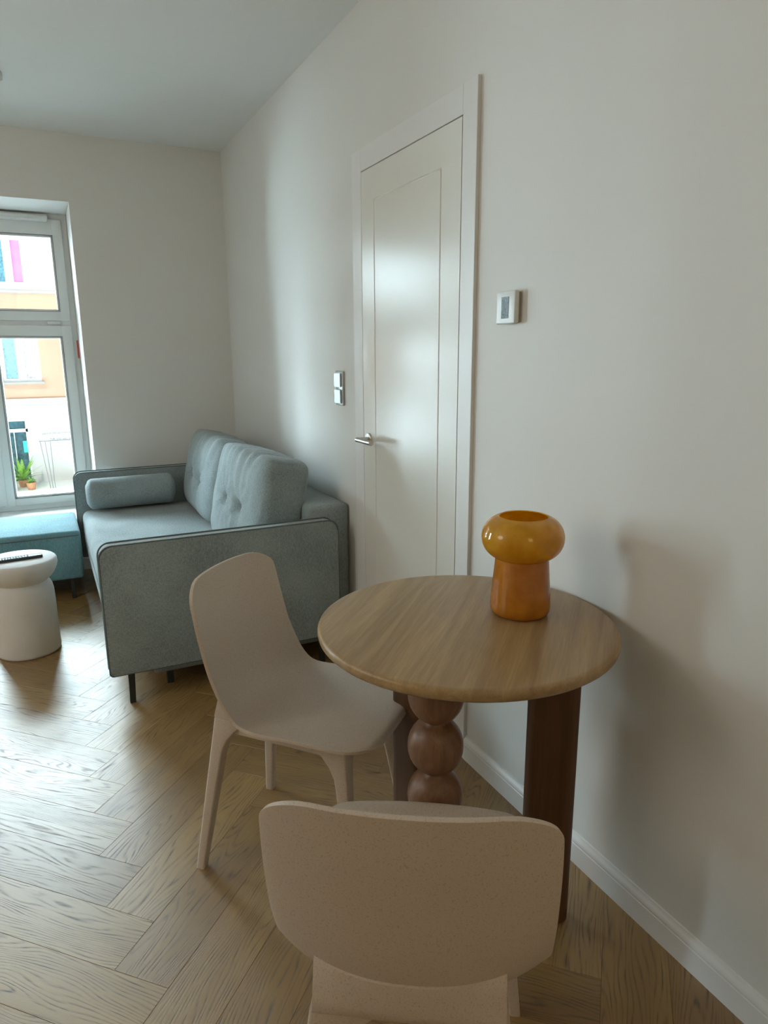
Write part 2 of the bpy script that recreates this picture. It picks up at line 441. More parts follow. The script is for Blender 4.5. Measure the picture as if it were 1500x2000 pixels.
mb = MB(); g = .0035
TY0, TY1, TZ = 1.779, 2.647, 2.107
for a in ((TY0, DY0-g, 0, TZ), (DY1+g, TY1, 0, TZ), (DY0-g, DY1+g, DZ+g, TZ)):
    mb.box(XF, XW+.002, a[0], a[1], a[2], a[3], 0.0012, 1)
child(mb, 'door_casing', M_trim, d1)
mb = MB()
mb.box(XF+.03, XW+.14, DY0-.012, DY0-g, 0, DZ+.012); mb.box(XF+.03, XW+.14, DY1+g, DY1+.012, 0, DZ+.012)
mb.box(XF+.03, XW+.14, DY0-g, DY1+g, DZ+g, DZ+.012); mb.box(XF+.045, XW+.14, DY0-g, DY1+g, 0.0, DZ+g)
child(mb, 'door_rebate', M_gap, d1, smooth=False)
# lever handle
hy, hz = 2.508, 1.022
mb = MB()
mb.tube([(XF+.001, hy, hz), (XF-.006, hy, hz), (XF-.008, hy, hz)], [.025, .025, .023], 32)
mb.tube([(XF-.006, hy, hz), (XF-.040, hy, hz), (XF-.047, hy-.003, hz), (XF-.051, hy-.010, hz)], .0095, 20)
mb.tube([(XF-.051, hy+.010, hz), (XF-.051, hy-.122, hz)], .0098, 24)
hd = child(mb, 'door_handle', M_metal, d1); tag(hd, 'brushed steel lever handle on a round rose')

# ---- window 1: fixed outer frame, transom, upper sash, two lower casements
w1 = empty('window_1', ((WX0+WX1)/2, YF, WZ0)); tag(w1, 'white framed window with transom light over two casements', kind='structure')
def bars(mb, x0, x1, z0, z1, t, y0, y1, b=0.003):
    mb.box(x0, x0+t, y0, y1, z0, z1, b, 1); mb.box(x1-t, x1, y0, y1, z0, z1, b, 1)
    mb.box(x0+t-.001, x1-t+.001, y0, y1, z0, z0+t, b, 1); mb.box(x0+t-.001, x1-t+.001, y0, y1, z1-t, z1, b, 1)
mb = MB(); bars(mb, WX0, WX1, WZ0+.02, WZ1, .045, YF, YF+.07)
mb.box(WX0+.04, WX1-.04, YF, YF+.07, 1.525, 1.60, .003, 1)
child(mb, 'window_frame', M_frame, w1)
MXC = -0.2875
def sash(x0, x1, z0, z1, gx0, gx1, gz0, gz1, name):
    mb = MB(); yy0, yy1 = YF-.018, YF+.055
    ox = [x0, x1, z0, z1]; gi = [gx0, gx1, gz0, gz1]
    b = 0.004
    mb.box(x0, gx0, yy0, yy1, z0, z1, b, 2); mb.box(gx1, x1, yy0, yy1, z0, z1, b, 2)
    mb.box(gx0-.002, gx1+.002, yy0, yy1, z0, gz0, b, 2); mb.box(gx0-.002, gx1+.002, yy0, yy1, gz1, z1, b, 2)
    # stepped glazing bead
    t = .012
    for a in ((gx0-.001, gx0+t, gz0, gz1), (gx1-t, gx1+.001, gz0, gz1), (gx0, gx1, gz0-.001, gz0+t), (gx0, gx1, gz1-t, gz1+.001)):
        mb.box(a[0], a[1], yy0+.010, yy1-.01, a[2], a[3], .002, 1)
    s = child(mb, name, M_frame, w1)
    g2 = MB(); g2.box(gx0+t-.003, gx1-t+.003, yy0+.030, yy0+.034, gz0+t-.003, gz1-t+.003)
    gl = g2.build('pane', M_glass, s, smooth=False)
    for v in gl.data.vertices: v.co -= w1.location
    g3 = MB(); q = .0025
    for a in ((gx0-q, gx0, gz0-q, gz1+q), (gx1, gx1+q, gz0-q, gz1+q), (gx0, gx1, gz0-q, gz0), (gx0, gx1, gz1, gz1+q)):
        g3.box(a[0], a[1], yy0-.0008, yy0+.012, a[2], a[3])
    gk = g3.build('gasket', M_gasket, s, smooth=False)
    for v in gk.data.vertices: v.co -= w1.location
    return s
sash(WX0+.035, WX1-.035, 1.575, 2.196, WX0+.09, WX1-.093, 1.635, 2.10, 'upper_sash')
sash(MXC+.004, WX1-.035, 0.372, 1.545, -0.212, WX1-.098, 0.422, 1.475, 'casement')
sash(WX0+.035, MXC-.004, 0.372, 1.545, WX0+.098, MXC-.075, 0.422, 1.475, 'casement')
mb = MB()     # overlap strip at the meeting stiles
mb.box(MXC-.026, MXC+.026, YF-.026, YF-.016, .38, 1.54, .004, 2)
child(mb, 'meeting_strip', M_frame, w1)
mb = MB(); mb.box(.098, .176, YF-.021, YF-.012, 1.553, 1.572, .003, 2); child(mb, 'transom_catch', M_white, w1)
mb = MB()     # trickle vent
mb.box(WX0+.12, .165, YF-.050, YF-.001, 2.178, 2.222, .016, 4); mb.box(WX0+.16, .085, YF-.054, YF-.045, 2.188, 2.194, .002, 1)
tag(child(mb, 'trickle_vent', M_white, w1), 'long white ventilator slot on the window head')
mb = MB(); mb.box(.2615, .2725, YF-.003, YF+.001, 1.335, 1.452); child(mb, 'sticker', M_red, w1, smooth=False)
mb = MB()     # window handle on the meeting strip
mb.box(MXC-.014, MXC+.014, YF-.036, YF-.025, .93, 1.0, .004, 2); mb.tube([(MXC, YF-.036, .965), (MXC, YF-.062, .965)], .008, 12)
mb.box(MXC-.010, MXC+.010, YF-.072, YF-.056, .845, .975, .005, 2)
child(mb, 'window_handle', M_white, w1)
mb = MB(); mb.box(WX0, WX1, YW+.004, YF+.07, WZ0-.001, WZ0+.021, .004, 2); s_ = child(mb, 'window_sill', M_frame, w1)

def copy_tree(o, parent=None):
    c = o.copy(); COL.objects.link(c); c.parent = parent
    for ch in list(o.children): copy_tree(ch, c)
    return c
w2 = copy_tree(w1); w2.name = 'window_2'; w2.location.x -= WDX

# ================================================================== SOFA
def cushion(w_, h_, t_, tufts=(), seed=0, p=5.0, puff=0.16, n=34, wr=1.0):
    """rounded, puffed cushion; local x = thickness (front is -x), y = width, z = height from 0"""
    bm = bmesh.new(); bmesh.ops.create_cube(bm, size=2)
    bmesh.ops.subdivide_edges(bm, edges=bm.edges[:], cuts=n, use_grid_fill=True)
    for v in bm.verts:
        c = v.co.copy()
        l = (abs(c.x)**p+abs(c.y)**p+abs(c.z)**p)**(1/p)
        c = c/l
        # puffed front and back, thinner towards the edges
        e = (1-abs(c.y)**3)*(1-abs(c.z)**3)
        x = c.x*(1-puff+puff*1.9*e)
        x, y, z = x*t_/2, c.y*w_/2*(1-0.03*(c.z**2)), c.z*h_/2
        if c.x < 0:
            for ty, tz in tufts:
                dy, dz = y-ty, z-tz; r = math.hypot(dy, dz); an = math.atan2(dz, dy)
                x += 0.036*math.exp(-(r/0.038)**2)+0.010*math.exp(-(r/0.11)**2)
                x += 0.0045*math.exp(-((r-.075)/0.065)**2)*math.sin(an*9+seed)*(1 if r > .012 else 0)
        q = Vector((x*4, y*3, z*3+seed*7))
        k = noise.noise(q)*0.007
        # long soft creases running over the top edge
        top = max(0.0, c.z)**2
        k += wr*top*0.0055*math.sin(y*58+3*noise.noise(Vector((y*5, z*4, seed)))*2.2)*max(0, min(1, 1.2-abs(y)/w_*1.6))
        k += wr*0.0025*noise.noise(Vector((x*9, y*26, z*9+seed)))
        nrm = Vector((c.x/(t_/2), c.y/(w_/2), c.z/(h_/2))).normalized()
        v.co = Vector((x, y, z+h_/2))+nrm*k
    return bm

sofa = empty('sofa', (0.60, 3.62, 0)); tag(sofa, 'grey-teal woven fabric sofa on black legs, against the side wall', 'sofa')
SX0, SX1, SY0, SY1 = 0.137, 1.100, 2.680, 4.580
def arm(y0, y1, name, lab=None):
    mb = MB()
    out = rrect(SX0, SX1, 0.138, 0.657, 0.035, 6, rads=(0.045, 0.045, 0.012, 0.02))
    mb.prism(out, y0, y1, 'Y', 0.012, 4)
    for v in mb.bm.verts:     # slightly slack upholstery and lower edge dipping at the front corner
        v.co.y += 0.004*noise.noise(Vector((v.co.x*5, v.co.z*5, y0)))
    o = child(mb, name, M_sofa, sofa)
    for yy in ((y0+.004, y1-.004)):
        m2 = MB()
        o2 = rrect(SX0-.002, SX1+.002, 0.136, 0.6595, .045, 8, rads=(0.047, 0.047, 0.014, 0.022))
        m2.tube([(a, yy, c) for a, c in o2], 0.0032, 8, closed=True)
        for v in m2.bm.verts: v.co -= sofa.location
        m2.build('piping', M_pipe, o)
    return o
arm(SY0, SY0+.068, 'armrest'); arm(SY1-.075, SY1, 'armrest')
mb = MB()
mb.box(0.160, 1.000, SY0+.070, SY1-.077, 0.175, 0.435, .045, 5)
for v in mb.bm.verts:
    if v.co.z > .40: v.co.z += 0.010*math.sin((v.co.y-SY0)*1.7)*0.6
seat = child(mb, 'seat', M_sofa, sofa)
m2 = MB()  # seam along the seat front
pts = [(0.1585+.0, y, 0.31) for y in (SY0+.09, 3.2, 3.8, SY1-.09)]
m2.tube(pts, .003, 8)
for v in m2.bm.verts: v.co -= sofa.location
m2.build('seam', M_pipe, seat)
mb = MB(); mb.box(0.990, 1.184, SY0+.069, SY1-.03, 0.11, 0.712, .022, 4)
br = child(mb, 'backrest', M_sofa, sofa)
mb = MB(); mb.box(0.312, 1.06, SY0+.12, SY1-.12, 0.058, 0.178, .01, 2); child(mb, 'storage_base', M_sofa, sofa)
for (lx, ly, sp) in ((0.214, SY0+.034, -.004), (0.214, SY1-.04, -.004), (1.02, SY0+.034, .004), (1.02, SY1-.04, .004)):
    mb = MB()
    rows = []
    for k in range(5):
        t = k/4; z = 0.142*(1-t); hw = .0125-.0015*t; x = lx+sp*t; ht = .0115-.001*t
        rows.append([(x-hw, ly-ht, z), (x+hw, ly-ht, z), (x+hw, ly+ht, z), (x-hw, ly+ht, z)])
    vs = mb.grid(rows, close_u=True); mb.bm.faces.new(vs[0]); mb.bm.faces.new(vs[-1])
    child(mb, 'leg', M_black, sofa, smooth=False)
for (lx, ly) in ((0.375, 2.825), (0.375, 4.42)):
    mb = MB(); mb.box(lx-.014, lx+.014, ly-.014, ly+.014, 0.0, .062, .002, 1); child(mb, 'leg', M_black, sofa)

def place_bm(bm, loc, rot):
    mt = Matrix.Translation(loc) @ rot
    bmesh.ops.transform(bm, matrix=mt, verts=bm.verts)
def cushion_thing(name, bm, loc, rot, m, label, cat, group=None):
    mb = MB(); mb.add(bm)
    o = mb.build(name, m, None, angle=60); o.location = loc; o.rotation_euler = rot
    tag(o, label, cat, group); return o
tilt = math.radians(12)
cushion_thing('back_cushion', cushion(.81, .485, .225, ((-.10, -.03), (.14, -.03)), 1.3, p=10, puff=.12, wr=1.9), (0.842, 3.222, 0.428), (0, tilt, math.radians(1.5)), M_sofa,
    'tufted grey back cushion nearer the dining chairs, its side gusset showing', 'cushion', 'tufted sofa back cushions')
cushion_thing('back_cushion', cushion(.84, .475, .235, ((-.12, -.03), (.12, -.03)), 4.1, p=6.5, wr=1.5), (0.842, 4.055, 0.432), (0, tilt, math.radians(-1)), M_sofa,
    'tufted grey back cushion in the sofa corner nearer the window', 'cushion', 'tufted sofa back cushions')
# bolster
mb = MB(); R_ = .094; rows = []
for k in range(33):
    t = k/32; x = -.255+.51*t; e = abs(2*t-1); rr_ = R_*(1-max(0, (e-.86)/.14)**2.4*.42)
    if e == 1: pass
    rows.append([(x, rr_*math.cos(2*PI*j/40)*(1+.02*noise.noise(Vector((x*5, j*.3, 1)))), rr_*math.sin(2*PI*j/40)*.98) for j in range(40)])
vs = mb.grid(rows, close_u=True)
for row, sx in ((vs[0], -.258), (vs[-1], .258)):
    c_ = mb.bm.verts.new((sx, 0, 0))
    for j in range(40): mb.bm.faces.new((row[j], row[(j+1) % 40], c_))
bo = mb.build('bolster_cushion', M_sofa, None, angle=50); bo.location = (.446, 4.400, .545); bo.rotation_euler = (0, 0, math.radians(1))
tag(bo, 'long round bolster cushion lying against the far sofa arm', 'cushion')
m2 = MB()
for sx in (-.246, .246):
    m2 = MB(); m2.tube([(sx, .066*math.cos(2*PI*j/32), .066*math.sin(2*PI*j/32)) for j in range(32)], .0025, 6, closed=True)
    m2.build('piping', M_pipe, bo)

# ---- ottoman under the window
ot = empty('ottoman', (-.33, 4.40, 0)); tag(ot, 'low fabric ottoman in front of the window, blue window flare tinted into its colour', 'ottoman')
OX0, OX1, OY0, OY1 = -.82, .128, 4.115, 4.665
mb = MB(); mb.box(OX0, OX1, OY0, OY1, .118, .402, .022, 4)
for v in mb.bm.verts:
    if v.co.z > .37: v.co.z += .006*math.cos((v.co.x-OX0)*3)*math.cos((v.co.y-OY0-.27)*3)
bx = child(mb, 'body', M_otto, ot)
m2 = MB(); m2.tube([(OX0+.01, OY0-.001, .372), (-.3, OY0-.002, .373), (OX1-.01, OY0-.001, .372)], .003, 8)
for v in m2.bm.verts: v.co -= ot.location
m2.build('seam', M_pipe, bx)
for lx in (OX0+.07, .062):
    for ly in (OY0+.03, OY1-.05):
        mb = MB(); mb.box(lx-.011, lx+.011, ly-.011, ly+.011, 0, .125, .002, 1); child(mb, 'leg', M_black, ot)

# ================================================================== SIDE TABLE + REMOTE
st_ = empty('side_table', (-.163, 3.462, 0)); tag(st_, 'round white plaster side table shaped like a mushroom', 'side table')
mb = MB()
mb.lathe([(.0, 0), (.128, 0), (.134, .004), (.136, .014), (.135, .12), (.134, .24), (.132, .290), (.128, .315), (.120, .332), (.110, .342), (.108, .350), (.10, .352), (0.0, .352)], cap=False, n=72)
mb.build('pedestal', M_plaster, st_, angle=50)
mb = MB()
mb.lathe([(0, .340), (.105, .340), (.113, .346), (.128, .358), (.144, .378), (.155, .400), (.160, .420), (.159, .436), (.155, .445), (.149, .450), (0, .450)], cap=False, n=72)
mb.build('top', M_plaster, st_, angle=50)
rc = empty('remote_control', (-.158, 3.437, .450), math.radians(6.5)); tag(rc, 'slim black remote control on the white side table', 'remote control')
mb = MB(); mb.box(-.095, .095, -.020, .020, 0.0, .015, .005, 3); mb.build('body', M_remote, rc)
mb = MB()
for i in range(11):
    for j in range(3): mb.box(-.085+i*.0115, -.078+i*.0115, -.013+j*.0098, -.0065+j*.0098, .0145, .0172, .001, 1)
mb.build('button_pad', M_button, rc)

# ================================================================== DINING TABLE
TX, TY, TR, TH = .840, 1.272, .346, .750
dt = empty('dining_table', (TX, TY, 0)); tag(dt, 'small round wooden dining table by the side wall', 'table')
prof = [(0, .720), (TR-.020, .720), (TR-.008, .7225), (TR-.002, .728), (TR, .735), (TR, .742), (TR-.002, .7465), (TR-.006, .7495), (TR-.012, .750), (0, .750)]
mb = MB(); mb.lathe(prof, n=128, cap=False)
tt = mb.build('tabletop', M_top, dt, angle=50); tt.rotation_euler = (0, 0, math.radians(45))
def capsule(cx, cy, ln, th, ang, n=14):
    ux, uy = math.cos(ang), math.sin(ang); vx, vy = -uy, ux; out = []
    h = ln/2-th/2
    for k in range(n+1):
        a = -PI/2+PI*k/n; out.append((cx+ux*(h+th/2*math.cos(a))+vx*th/2*math.sin(a), cy+uy*(h+th/2*math.cos(a))+vy*th/2*math.sin(a)))
    for k in range(n+1):
        a = PI/2+PI*k/n; out.append((cx+ux*(-h+th/2*math.cos(a))+vx*th/2*math.sin(a), cy+uy*(-h+th/2*math.cos(a))+vy*th/2*math.sin(a)))
    return out
for (lx, ly, an) in ((.992, 1.128, -45), (.800, 1.462, 104)):
    mb = MB(); mb.prism(capsule(lx-TX, ly-TY, .118, .058, math.radians(an)), 0, .721)
    mb.build('leg', M_leg, dt, angle=30)
mb = MB(); bx_, by_ = .686-TX, 1.145-TY; prof = []
for k in range(6):
    zc = .06+.12*k
    for j in range(17):
        a = -PI/2+PI*j/16; z = zc+.0640*math.sin(a)
        if zc-.0600 <= z <= zc+.0600: prof.append((.0605*math.cos(a)**.92 if math.cos(a) > 0 else 0, z))
prof = [(0, .0)]+prof+[(0, .72)]
mb.lathe(prof, c=(bx_, by_, 0), cap=False, n=56)
bl = mb.build('leg', M_ball, dt, angle=75); tag(bl, 'leg turned as a stack of wooden balls')

# ================================================================== MUSHROOM LAMP
LX, LY = .985, 1.258
lm = empty('table_lamp', (LX, LY, .750)); tag(lm, 'amber glass mushroom lamp standing on the round table', 'lamp')
mb = MB()
mb.lathe([(0, .0), (.058, .0), (.066, .004), (.0705, .012), (.0715, .022), (.0700, .05), (.0665, .09), (.0635, .125), (.0625, .139),
          (.0595, .139), (.0605, .125), (.0635, .09), (.067, .05), (.068, .024), (.060, .014), (0, .012)], cap=False, n=72)
mb.build('lamp_base', M_amber_body, lm, angle=60)
mb = MB(); prof = []
zc, R1, hz = .1885, .0965, .0505
for k in range(27):
    a = -1.02+(1.02+1.27)*k/26
    prof.append((.040+.0565*math.cos(a)**.9, zc+hz*math.sin(a)*1.03))
prof = [(.0615, .1385)]+[p_ for p_ in prof if p_[1] > .1405]
inner = [(r_-.0035, z_-.001) for r_, z_ in prof[::-1]]
top_r = prof[-1]
mb.lathe(prof+[(top_r[0]-.002, top_r[1]+.0012)]+inner, cap=False, n=72)
hdl = mb.build('lamp_shade', M_amber_head, lm, angle=60)

# ================================================================== CHAIRS
def sstep(a, b_, x):
    t = max(0, min(1, (x-a)/(b_-a))); return t*t*(3-2*t)
def make_chair():
    root = empty('dining_chair')
    # loft of the one-piece shell: centre line and side edge as (y, z), half width
    C_ = [(.266, .440), (.250, .452), (.165, .447), (.05, .436), (-.06, .430), (-.125, .434), (-.172, .452), (-.200, .495), (-.217, .56), (-.232, .65), (-.246, .73), (-.257, .806)]
    E_ = [(.248, .436), (.232, .448), (.150, .453), (.05, .455), (-.040, .453), (-.085, .460), (-.114, .484), (-.140, .528), (-.166, .59), (-.188, .675), (-.204, .75), (-.216, .800)]
    wid = [.198, .206, .213, .213, .211, .208, .206, .205, .204, .203, .200, .194]
    def cr(v, i, t):
        p0, p1, p2, p3 = v[max(0, i-1)], v[i], v[min(len(v)-1, i+1)], v[min(len(v)-1, i+2)]
        return 0.5*((2*p1)+(-p0+p2)*t+(2*p0-5*p1+4*p2-p3)*t*t+(-p0+3*p1-3*p2+p3)*t**3)
    K = len(C_); chans = [[c[0] for c in C_], [c[1] for c in C_], [c[0] for c in E_], [c[1] for c in E_], wid]
    pts = []
    for i in range(K-1):
        for k in range(9): pts.append([cr(ch, i, k/9) for ch in chans])
    pts.append([ch[-1] for ch in chans])
    ls = [0]
    for i in range(1, len(pts)): ls.append(ls[-1]+math.hypot(pts[i][0]-pts[i-1][0], pts[i][1]-pts[i-1][1]))
    Ltot = ls[-1]; rows = []; NU = 32; n = 76
    for k in range(n+1):
        t = .5-.5*math.cos(PI*k/n); t = t*.75+.25*(k/n); s = t*Ltot; i = 0
        while i < len(ls)-2 and ls[i+1] < s: i += 1
        q = (s-ls[i])/max(1e-9, ls[i+1]-ls[i])
        cy, cz, ey, ez, w_ = [a_+(b_-a_)*q for a_, b_ in zip(pts[i], pts[i+1])]
        hw = w_; rf, rb = .078, .072
        if s < rf: hw = w_-rf+math.sqrt(max(0, rf*rf-(rf-s)**2))
        e = Ltot-s
        if e < rb: hw = w_-rb+math.sqrt(max(0, rb*rb-(rb-e)**2))
        row = []
        for j in range(NU+1):
            u = -1+2*j/NU; u = math.sin(u*PI/2)*.35+u*.65
            x = u*hw; g_ = (abs(x)/w_)**2.3
            row.append((x, cy+(ey-cy)*g_, cz+(ez-cz)*g_))
        rows.append(row)
    mb = MB(); mb.grid(rows)
    sh = mb.build('seat_shell', M_chair, root, angle=80)
    so_ = sh.modifiers.new('solid', 'SOLIDIFY'); so_.thickness = .0085; so_.offset = 0
    bv = sh.modifiers.new('bev', 'BEVEL'); bv.width = .0034; bv.segments = 3; bv.limit_method = 'ANGLE'; bv.angle_limit = math.radians(50)
    # under-frame: side rails, front rail and the rear yoke that carries the back
    mb = MB()
    xr, xf, yr, yf_, zt = .124, .140, -.180, .160, .400
    for sx in (-1, 1):
        r_ = []
        for k in range(9):
            t = k/8; y = yr+(yf_-yr)*t; xx = sx*(xr+(xf-xr)*t); zz = zt+.012
            r_.append([(xx-.013, y, zz-.018), (xx+.013, y, zz-.018), (xx+.013, y, zz+.018), (xx-.013, y, zz+.018)])
        vs = mb.grid(r_, close_u=True); mb.bm.faces.new(vs[0]); mb.bm.faces.new(vs[-1])
    mb.box(-xf, xf, yf_-.014, yf_+.012, zt-.014, zt+.028, .006, 2)
    r_ = []
    sec = [(-.203, .430), (-.2075, .434), (-.2095, .450), (-.2098, .475), (-.2085, .497), (-.203, .500), (-.190, .470), (-.165, .445), (-.160, .432)]
    for k in range(21):
        x = -.139+.278*k/20; g_ = (abs(x)/.205)**2.3
        r_.append([(x, y+.062*g_*(max(0, (z-.43))/.07)**.8, z+.020*g_*(z-.43)/.07) for y, z in sec])
    vs = mb.grid(r_, close_u=True); mb.bm.faces.new(vs[0]); mb.bm.faces.new(vs[-1])
    mb.build('seat_frame', M_chair, root, angle=50)
    # legs: tapered blades flaring into the rails
    for sx in (-1, 1):
        for fr in (0, 1):
            ty_, fy = ((yr-.004, -.243) if fr == 0 else (yf_, .212)); tx, fx = sx*(xr if fr == 0 else xf), sx*(.186 if fr == 0 else .194)
            ztop = .432 if fr == 0 else .425
            ins_y = 1 if fr == 0 else -1
            rows = []; n2 = 16
            for k in range(n2+1):
                t = k/n2; z = ztop*(1-t)
                cx, cy = tx+(fx-tx)*t, ty_+(fy-ty_)*t
                fl_ = max(0, 1-t/.24)**2.2
                hx_o = .020*(1-t)+.0115*t; hx_i = hx_o+.060*fl_*(1 if fr == 0 else .5)
                hy_o = .019*(1-t)+.0125*t; hy_i = hy_o+.060*fl_
                x0, x1 = (cx-hx_i, cx+hx_o) if sx > 0 else (cx-hx_o, cx+hx_i)
                y0, y1 = (cy-hy_o, cy+hy_i) if ins_y > 0 else (cy-hy_i, cy+hy_o)
                rd = .0055
                rows.append([(a, b2, z) for a, b2 in rrect(x0, x1, y0, y1, rd, 3)])
            mb = MB(); vs = mb.grid(rows, close_u=True); mb.bm.faces.new(vs[0]); mb.bm.faces.new(vs[-1])
            mb.build('leg', M_chair, root, angle=50)
    return root
def pose(o, x, y, ang): o.location = (x, y, 0); o.rotation_euler = (0, 0, math.radians(ang)-PI/2)
c1 = make_chair()
tag(c1, 'beige moulded chair between the sofa and the round table, seen from its side', 'chair', 'beige moulded dining chairs')
c2 = copy_tree(c1)
tag(c2, 'beige moulded chair in the foreground with its backrest towards the viewer', 'chair', 'beige moulded dining chairs')
pose(c1, .566, 1.617, -47)
pose(c2, .488, .868, 57)

# ================================================================== THERMOSTAT, SWITCH, CEILING SPOT
def wp(y): return y*.99
th = empty('thermostat', (XW, 1.603, 1.480)); tag(th, 'square white wall thermostat with a dark display', 'thermostat')
mb = MB(); mb.box(-.010, 0, -.036, .036, -.040, .040, .002, 2); mb.build('back_plate', plain('beige_plate', (.50, .42, .33), .5), th)
mb = MB(); mb.box(-.024, -.0095, -.042, .042, -.043, .043, .003, 3); cv = mb.build('cover', M_white, th)
mb = MB(); mb.box(-.0252, -.0235, -.015, .017, -.029, .028); mb.build('display', M_lcd, th, smooth=False)
sw = empty('light_switch', (XW, 2.822, 1.211)); tag(sw, 'double rocker light switch beside the white door', 'light switch')
M_sw = plain('silver_switch_plastic', (.42, .45, .45), .25, metal=.3)
mb = MB(); mb.box(-.010, 0, -.041, .041, -.074, .074, .004, 3); mb.build('plate', M_sw, sw)
for dz in (-.035, .035):
    mb = MB()
    t = bmesh.new(); bmesh.ops.create_cube(t, size=1)
    for v in t.verts:
        v.co = Vector((-.012+v.co.x*.009, v.co.y*.056, dz+v.co.z*.058))
        if v.co.x < -.012: v.co.x -= .006*(1 if v.co.y > 0 else 0)
    bmesh.ops.bevel(t, geom=t.edges[:], offset=.002, segments=2, affect='EDGES')
    mb.add(t); mb.build('rocker', M_sw, sw)
sp = empty('ceiling_spotlight', (-.050, 3.87, 2.60)); tag(sp, 'small round ceiling spotlight cut by the left edge of the photo', 'ceiling light')
mb = MB(); mb.lathe([(0, 0), (.053, 0), (.055, -.008), (.054, -.026), (.048, -.030), (0, -.030)], cap=False, n=40); mb.build('canopy', M_frame, sp, angle=40)
mb = MB(); mb.lathe([(0, -.029), (.034, -.029), (.036, -.032), (.036, -.048), (.032, -.052), (.026, -.046), (0, -.044)], cap=False, n=40); mb.build('barrel', M_sw, sp, angle=40)

# ================================================================== OUTSIDE
FY = 24.0
bd = empty('apartment_building', (0, FY, -4.6)); tag(bd, 'sunlit salmon and white apartment building across the street', 'building')
def bch(mb, name, m, par=None, **k):
    for v in mb.bm.verts: v.co -= bd.location
    return mb.build(name, m, par or bd, **k)
def facade(mb, z0, z1, holes):
    xs = sorted(set([-16, 18]+[h[0] for h in holes]+[h[1] for h in holes]))
    for a, b_ in zip(xs[:-1], xs[1:]):
        hh = sorted([(h[2], h[3]) for h in holes if h[0] <= a+1e-6 and h[1] >= b_-1e-6])
        z = z0
        for p0, p1 in hh:
            if p0 > z: mb.box(a, b_, FY, FY+.3, z, p0)
            z = max(z, p1)
        if z < z1: mb.box(a, b_, FY, FY+.3, z, z1)
wins_low, wins_up, doors = [], [], []
for k in range(-4, 5):
    xo = -.385+k*3.3
    wins_low.append((xo-.52, xo+.52, .55, 2.25)); wins_up.append((xo-.52-.03, xo+.52-.03, 3.36, 4.72))
    doors.append((-.42+k*3.3-.78, -.42+k*3.3, -2.52, -.64))
mb = MB(); facade(mb, 0.04, 3.13, wins_low); bch(mb, 'salmon_wall', M_salmon, smooth=False)
mb = MB(); facade(mb, 3.20, 9.2, wins_up+[(a, b_, c+3.3, d+3.3) for a, b_, c, d in wins_up]); bch(mb, 'pale_wall', M_pale, smooth=False)
mb = MB(); facade(mb, -4.6, -.17, doors)
bch(mb, 'pale_wall', M_pale, smooth=False)
mb = MB(); mb.box(-16, 18, FY-.10, FY+.3, -.15, .04); mb.box(-16, 18, FY-.08, FY+.3, 3.155, 3.20); bch(mb, 'string_course', M_pale, smooth=False)
mb = MB(); mb.box(-16, 18, FY-.03, FY+.3, -.17, -.15); mb.box(-16, 18, FY-.04, FY+.3, 3.13, 3.155); bch(mb, 'ledge_joint', M_line, smooth=False)  # thin grey strip below each string course
mb = MB(); mb.box(-16, 18, FY-.1, FY+9, 9.2, 9.5); bch(mb, 'roof', M_line, smooth=False)
def ext_window(x0, x1, z0, z1, pm, sill=True):
    mb = MB(); t = .085; xc = (x0+x1)/2
    mb.box(x0, x0+t, FY+.04, FY+.12, z0, z1); mb.box(x1-t*1.9, x1, FY+.04, FY+.12, z0, z1); mb.box(xc-.11, xc+.11, FY+.03, FY+.12, z0, z1)
    mb.box(x0, x1, FY+.045, FY+.118, z0, z0+.09); mb.box(x0, x1, FY+.045, FY+.118, z1-.09, z1)
    o = bch(mb, 'window', M_extframe, smooth=False)
    for a, b_, mm in ((x0+t-.01, xc-.1, pm[0]), (xc+.1, x1-t*1.8, pm[1])):
        m2 = MB(); m2.box(a, b_, FY+.09, FY+.10, z0+.08, z1-.08)
        for v in m2.bm.verts: v.co -= bd.location
        m2.build('pane', mm, o, smooth=False)
    if sill:
        m2 = MB(); m2.box(x0-.05, x1+.07, FY-.14, FY+.05, z0-.075, z0, .01, 1)
        for v in m2.bm.verts: v.co -= bd.location
        m2.build('sill', M_line, o, smooth=False)
for i in (3, 4, 5):
    ext_window(*wins_low[i], (M_pane_blue, M_pane_lace)); ext_window(*wins_up[i], (M_pane_blue, M_pane_pink), sill=False)
for i in (3, 4, 5):
    x0, x1, z0, z1 = doors[i]
    mb = MB(); mb.box(x0, x1, FY+.05, FY+.1, -.98, -.88); mb.box(x1-.06, x1, FY+.05, FY+.1, z0, z1); mb.box(x0, x0+.06, FY+.05, FY+.1, z0, z1)
    mb.box((x0+x1)/2-.012, (x0+x1)/2+.012, FY+.05, FY+.1, z0, -.98)
    o = bch(mb, 'shop_door', M_extframe, smooth=False)
    m2 = MB(); m2.box(x0, x1, FY+.14, FY+.15, z0, z1)
    for v in m2.bm.verts: v.co -= bd.location
    m2.build('pane', M_pane_dark, o, smooth=False)
mb = MB(); mb.box(-.60, -.48, FY+.03, FY+.12, -1.62, -1.25, .02, 2); bch(mb, 'teal_lantern', M_teal)
